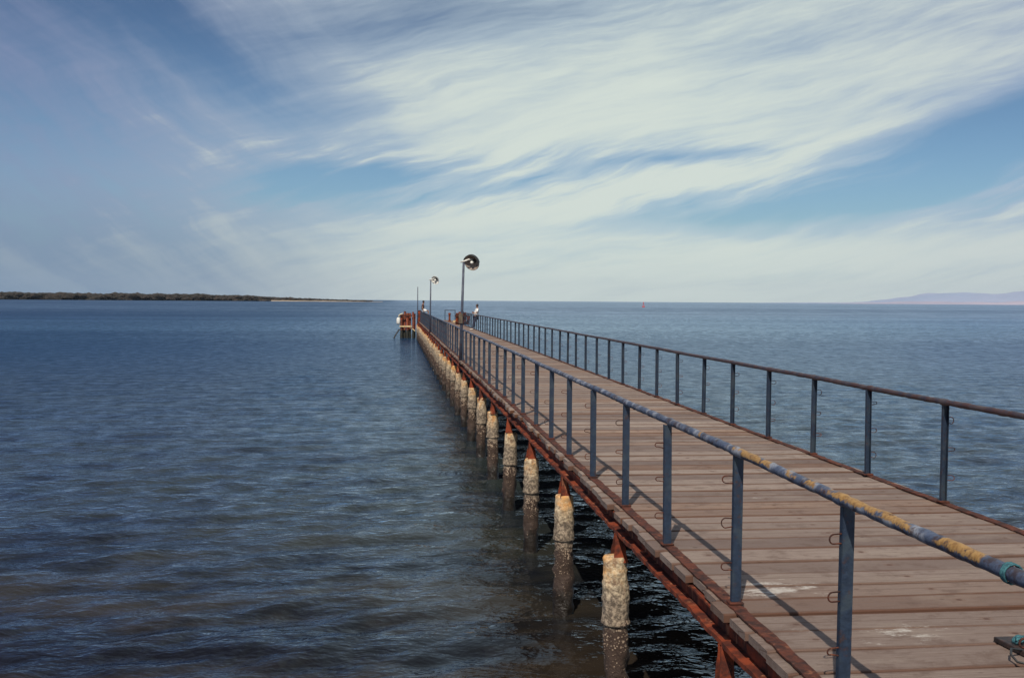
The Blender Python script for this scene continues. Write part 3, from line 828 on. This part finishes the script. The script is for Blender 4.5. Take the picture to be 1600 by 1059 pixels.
# ------------------------------------------------------------------ red channel buoy far out
bu = thing('buoy', (pol(math.degrees(math.atan(205/1600))+6.46, 760).x, pol(math.degrees(math.atan(205/1600))+6.46, 760).y, 0), 'small red channel buoy floating far out to the right', 'buoy')
RED = m_plain('red_buoy_paint', (.40, .035, .03), (.55, .06, .05), .5, 2)
bm = bmesh.new(); lathe(bm, [(.5, -.6, 0), (1.0, -.2, 0), (1.05, .5, 0), (.9, .7, 0), (.3, .75, 0)], 20); meshobj('float', bm, RED, bu, smooth=True)
bm = bmesh.new()
for k in range(4):
    a = math.pi/4 + k*math.pi/2
    tube(bm, [(.7*math.cos(a), .7*math.sin(a), .7), (.22*math.cos(a), .22*math.sin(a), 3.0)], .07, 6)
for z_ in (1.4, 2.2):
    rr = .7 - .48*(z_-.7)/2.3
    tube(bm, [(rr*math.cos(math.pi/4+k*math.pi/2), rr*math.sin(math.pi/4+k*math.pi/2), z_) for k in range(5)], .05, 6)
meshobj('tower', bm, RED, bu)
bm = bmesh.new(); lathe(bm, [(.35, 3.0, 0), (.35, 3.5, 0), (.05, 3.9, 0)], 12); meshobj('lantern', bm, RED, bu)

# ------------------------------------------------------------------ tangle at the near right of the deck
TEAL = m_plain('teal_rope_fibre', (.008, .05, .07), (.04, .15, .17), .8, 60)
r = thing('cleat_plate', (3.488, 5.584, DZ+.006), 'black three cornered steel plate lying on the near deck boards', 'steel plate')
bm = bmesh.new()
tri = [(0, 0), (.55, -.02), (.50, -.46), (.02, -.27)]
lo = [bm.verts.new((x, y_, .0)) for x, y_ in tri]; hi = [bm.verts.new((x, y_, .03)) for x, y_ in tri]
bm.faces.new(lo[::-1]); bm.faces.new(hi)
n_ = len(tri)
for k in range(n_): bm.faces.new((lo[k], lo[(k+1) % n_], hi[(k+1) % n_], hi[k]))
bmesh.ops.recalc_face_normals(bm, faces=bm.faces)
bmesh.ops.bevel(bm, geom=list(bm.edges), offset=.004, segments=1, affect='EDGES')
meshobj('plate', bm, m_plain('blackened_iron', (.012, .010, .010), (.04, .022, .018), .6, 30), r)
bm = bmesh.new(); tube(bm, [(.02, -.24, .03), (-.06, -.27, .05), (-.10, -.33, .04), (-.10, -.39, .02), (-.04, -.43, .015), (.10, -.44, .02), (.25, -.43, .02)], .007, 8); meshobj('iron_loop', bm, BLACKM, r, smooth=True)
random.seed(8)
rp = thing('rope_tangle', (3.565, 5.45, DZ+.036), 'small knot of teal rope lying on the black steel plate', 'rope')
bm = bmesh.new()
pts = []
for i in range(60):
    a = i*.55; pts.append((.032*math.cos(a)*(1+.4*math.sin(i*.9)), .028*math.sin(a*1.1)+.01*math.sin(i), .012 + .022*abs(math.sin(i*.37))))
tube(bm, pts, .008, 6); meshobj('rope_coil', bm, TEAL, rp, smooth=True)
rp = thing('rope_wrap', (XL, 3.42, RZ), 'bit of teal rope wound around the near end of the blue handrail', 'rope')
bm = bmesh.new()
tube(bm, [(.036*math.cos(i*.5), -.012 + .0005*i, .036*math.sin(i*.5)) for i in range(56)], .0045, 6); meshobj('rope_turns', bm, TEAL, rp, smooth=True)

# ------------------------------------------------------------------ people
SKIN = m_plain('tanned_skin', (.20, .095, .055), (.26, .13, .08), .6, 20, bump=.001)
HAIR = m_plain('dark_hair', (.012, .008, .007), (.03, .018, .014), .6, 60)
SHIRT = m_plain('white_cotton', (.62, .62, .60), (.78, .78, .76), .85, 9, bump=.01)
TROUS = m_plain('dark_navy_cloth', (.012, .016, .035), (.025, .03, .055), .85, 9, bump=.01)
DARKSH = m_plain('dark_brown_cloth', (.05, .025, .022), (.09, .045, .035), .85, 9, bump=.01)
SHOE = m_plain('pale_canvas_shoe', (.45, .40, .34), (.55, .5, .42), .8, 9)
def skin(name, nodes, edges, mat, parent, root=0, sub=2):
    """nodes: list of (x,y,z,rx,ry)"""
    me = bpy.data.meshes.new(name); me.from_pydata([n[:3] for n in nodes], edges, [])
    o = bpy.data.objects.new(name, me); link(o)
    o.modifiers.new('s', 'SKIN'); o.modifiers.new('u', 'SUBSURF').levels = sub
    o.modifiers['u'].render_levels = sub
    for i, n in enumerate(nodes):
        me.skin_vertices[0].data[i].radius = (n[3], n[4] if len(n) > 4 else n[3])
        me.skin_vertices[0].data[i].use_root = (i == root)
    dg = bpy.context.evaluated_depsgraph_get(); ev = o.evaluated_get(dg)
    nm = bpy.data.meshes.new_from_object(ev); bpy.data.objects.remove(o)
    nm.materials.append(mat)
    for p in nm.polygons: p.use_smooth = True
    r_ = bpy.data.objects.new(name, nm); return link(r_, parent)
class Fig:
    def __init__(s): s.n = []; s.e = []; s.ix = {}
    def add(s, key, p, r, ry=None, to=None):
        s.ix[key] = len(s.n); s.n.append((p[0], p[1], p[2], r, ry or r))
        if to is not None: s.e.append((s.ix[to], s.ix[key]))
    def hand(s, side, wrist, d, palm_n):
        d = Vector(d).normalized(); pn = Vector(palm_n).normalized(); sd = d.cross(pn)
        w_ = Vector(wrist); k = side
        s.add(k+'palm', w_ + d*.045, .030, .018, to=k+'wr')
        s.add(k+'knk', w_ + d*.085, .036, .015, to=k+'palm')
        for i, (off, ln) in enumerate(((-.030, .066), (-.010, .076), (.010, .070), (.029, .054))):
            b0 = w_ + d*.10 + sd*off
            s.add(k+'f%da' % i, b0, .0095, to=k+'knk')
            s.add(k+'f%db' % i, b0 + d*ln*.45 + pn*.008, .0088, to=k+'f%da' % i)
            s.add(k+'f%dc' % i, b0 + d*ln*.80 + pn*.032, .0078, to=k+'f%db' % i)
        tb = w_ + d*.035 - sd*.034
        s.add(k+'ta', tb, .012, to=k+'palm'); s.add(k+'tb', tb + d*.035 - sd*.018 + pn*.012, .010, to=k+'ta'); s.add(k+'tc', tb + d*.058 - sd*.012 + pn*.026, .008, to=k+'tb')
def head_mesh(parent, c, fwd, up):
    """hair cap over the head; the head itself belongs to the body"""
    f = Vector(fwd).normalized(); u = Vector(up).normalized(); s_ = f.cross(u)
    bm = bmesh.new(); bmesh.ops.create_uvsphere(bm, u_segments=20, v_segments=14, radius=1.0)
    kill = []
    for v in bm.verts:
        q = v.co.copy()
        if q.x > .30 and q.z < .42 : kill.append(v)
        elif q.z < -.45: kill.append(v)
        k = 1 + .08*noise.noise(q*4)
        v.co = Vector(c) + (f*q.x*.104 + s_*q.y*.086 + u*(q.z*.118))*k
    bmesh.ops.delete(bm, geom=kill, context='VERTS')
    ho = meshobj('hair', bm, HAIR, parent, smooth=True)
    m_ = ho.modifiers.new('t', 'SOLIDIFY'); m_.thickness = .012; m_.offset = 1
    for sg in (-1, 1):
        bm = bmesh.new(); bmesh.ops.create_uvsphere(bm, u_segments=8, v_segments=6, radius=.010)
        for v in bm.verts: v.co += Vector(c) + f*.086 + s_*.031*sg + u*.004
        meshobj('eye', bm, HAIR, parent, smooth=True)
def add_head(F, c, fwd, up, to):
    c = Vector(c); f = Vector(fwd).normalized(); u = Vector(up).normalized(); s_ = f.cross(u)
    F.add('hd0', c - u*.075 + f*.012, .056, .060, to=to)
    F.add('hd1', c - u*.01, .078, .088, to='hd0')
    F.add('hd2', c + u*.055 - f*.008, .070, .080, to='hd1')
    F.add('chin', c - u*.095 + f*.055, .026, .022, to='hd0')
    F.add('nose', c - u*.020 + f*.100, .012, .012, to='hd1')
    for k, sg in (('earl', -1), ('earr', 1)): F.add(k, c + s_*.082*sg - u*.012, .014, .016, to='hd1')

# figure 1: leans back on the right handrail, arms folded in front, feet forward on the boards; faces -X (+ a little -Y)
per = thing('person', (5.14, 69.2, DZ), 'person in white shirt and dark trousers leaning back on the right handrail', 'person')
F = Fig()
hx = .22
F.add('pel', (hx, 0, .93), .125, .15)
F.add('bel', (hx+.03, 0, 1.06), .105, .14, to='pel'); F.add('chest', (hx+.08, 0, 1.27), .12, .165, to='bel'); F.add('up', (hx+.10, 0, 1.40), .09, .14, to='chest')
F.add('nk', (hx+.10, 0, 1.50), .05, to='up')
add_head(F, (hx+.09, 0, 1.645), (-.7, .6, -.2), (.05, 0, 1), 'nk')
for k, sg in (('l', -1), ('r', 1)):
    F.add(k+'sh', (hx+.10, .19*sg, 1.40), .062, to='up'); F.add(k+'el', (hx+.04, .27*sg, 1.13), .042, to=k+'sh')
    F.add(k+'wr', (hx-.20, .12*sg, 1.17 + .04*sg), .028, to=k+'el'); F.hand(k, (hx-.20, .12*sg, 1.17 + .04*sg), (-.35, -.8*sg, .1), (1, 0, 0))
    F.add(k+'hp', (hx-.01, .09*sg, .87), .095, to='pel'); F.add(k+'kn', (hx-.13, .11*sg, .48), .062, to=k+'hp'); F.add(k+'an', (.02, .12*sg, .09), .038, to=k+'kn')
    F.add(k+'hl', (.0, .12*sg, .045), .036, to=k+'an'); F.add(k+'to', (-.17, .14*sg, .03), .03, to=k+'hl')
skin('body', F.n, F.e, SKIN, per)
S_ = Fig()
S_.add('a', (hx, 0, .93), .145, .17); S_.add('b', (hx+.03, 0, 1.06), .13, .165, to='a'); S_.add('c', (hx+.08, 0, 1.27), .143, .19, to='b'); S_.add('d', (hx+.10, 0, 1.40), .108, .155, to='c'); S_.add('n', (hx+.10, 0, 1.46), .066, to='d')
for k, sg in (('l', -1), ('r', 1)):
    S_.add(k+'1', (hx+.10, .19*sg, 1.40), .08, to='d'); S_.add(k+'2', (hx+.06, .25*sg, 1.21), .066, to=k+'1')
skin('shirt', S_.n, S_.e, SHIRT, per)
P_ = Fig(); P_.add('a', (hx, 0, .92), .15, .165)
for k, sg in (('l', -1), ('r', 1)):
    P_.add(k+'1', (hx-.01, .092*sg, .84), .112, to='a'); P_.add(k+'2', (hx-.13, .11*sg, .48), .083, to=k+'1'); P_.add(k+'3', (.02, .12*sg, .10), .062, to=k+'2')
skin('trousers', P_.n, P_.e, TROUS, per)
for sg in (-1, 1):
    skin('shoe', [(.03, .12*sg, .055, .052, .05), (-.07, .13*sg, .045, .046, .04), (-.19, .145*sg, .032, .042, .028)], [(0, 1), (1, 2)], SHOE, per)
head_mesh(per, (hx+.09, 0, 1.645), (-.7, .6, -.2), (.05, 0, 1))

# figure 2: sits on the left handrail near the far end, legs hanging over the deck side
per = thing('person', (XL, 85.2, DZ), 'person in dark top and white shorts sitting on the far left handrail', 'person')
F = Fig(); zz = 1.16
F.add('pel', (0, 0, zz), .12, .15); F.add('bel', (.0, 0, zz+.12), .10, .135, to='pel'); F.add('chest', (.0, 0, zz+.33), .115, .16, to='bel'); F.add('up', (.01, 0, zz+.47), .085, .14, to='chest'); F.add('nk', (.03, 0, zz+.56), .05, to='up')
add_head(F, (.05, 0, zz+.70), (1, .6, -.1), (0, 0, 1), 'nk')
for k, sg in (('l', -1), ('r', 1)):
    F.add(k+'sh', (.01, .19*sg, zz+.46), .06, to='up'); F.add(k+'el', (-.03, .26*sg, zz+.19), .042, to=k+'sh'); F.add(k+'wr', (.04, .25*sg, zz-.04), .03, to=k+'el')
    F.hand(k, (.04, .25*sg, zz-.04), (.3, .05*sg, -.6), (-1, 0, -.4))
    F.add(k+'hp', (.06, .10*sg, zz-.03), .092, to='pel'); F.add(k+'kn', (.46, .13*sg, zz-.05), .06, to=k+'hp'); F.add(k+'an', (.42, .13*sg, zz-.48), .036, to=k+'kn')
    F.add(k+'hl', (.42, .13*sg, zz-.53), .034, to=k+'an'); F.add(k+'to', (.58, .14*sg, zz-.57), .03, to=k+'hl')
skin('body', F.n, F.e, SKIN, per)
S_ = Fig(); S_.add('a', (.0, 0, zz+.03), .135, .165); S_.add('b', (.0, 0, zz+.12), .12, .155, to='a'); S_.add('c', (.0, 0, zz+.33), .136, .182, to='b'); S_.add('d', (.01, 0, zz+.46), .10, .155, to='c'); S_.add('n', (.03, 0, zz+.52), .062, to='d')
for k, sg in (('l', -1), ('r', 1)):
    S_.add(k+'1', (.01, .19*sg, zz+.46), .076, to='d'); S_.add(k+'2', (-.02, .24*sg, zz+.28), .062, to=k+'1')
skin('shirt', S_.n, S_.e, DARKSH, per)
P_ = Fig(); P_.add('a', (0, 0, zz-.01), .14, .17)
for k, sg in (('l', -1), ('r', 1)):
    P_.add(k+'1', (.07, .10*sg, zz-.02), .11, to='a'); P_.add(k+'2', (.34, .125*sg, zz-.035), .088, to=k+'1')
skin('shorts', P_.n, P_.e, SHIRT, per)
head_mesh(per, (.05, 0, zz+.70), (1, .6, -.1), (0, 0, 1))

# ------------------------------------------------------------------ sea haze
HAZE = True
if HAZE:
    bm = bmesh.new(); box(bm, -24000, 24000, -200, 23000, -6, 420)
    mt = bpy.data.materials.new('sea_haze'); mt.use_nodes = True; nt = mt.node_tree
    nt.nodes.remove(nt.nodes['Principled BSDF'])
    v = nt.nodes.new('ShaderNodeVolumePrincipled'); v.inputs['Color'].default_value = (.60, .74, .95, 1); v.inputs['Density'].default_value = 1.5e-5
    nt.links.new(v.outputs[0], nt.nodes['Material Output'].inputs['Volume'])
    tag(meshobj('haze', bm, mt), kind='stuff')
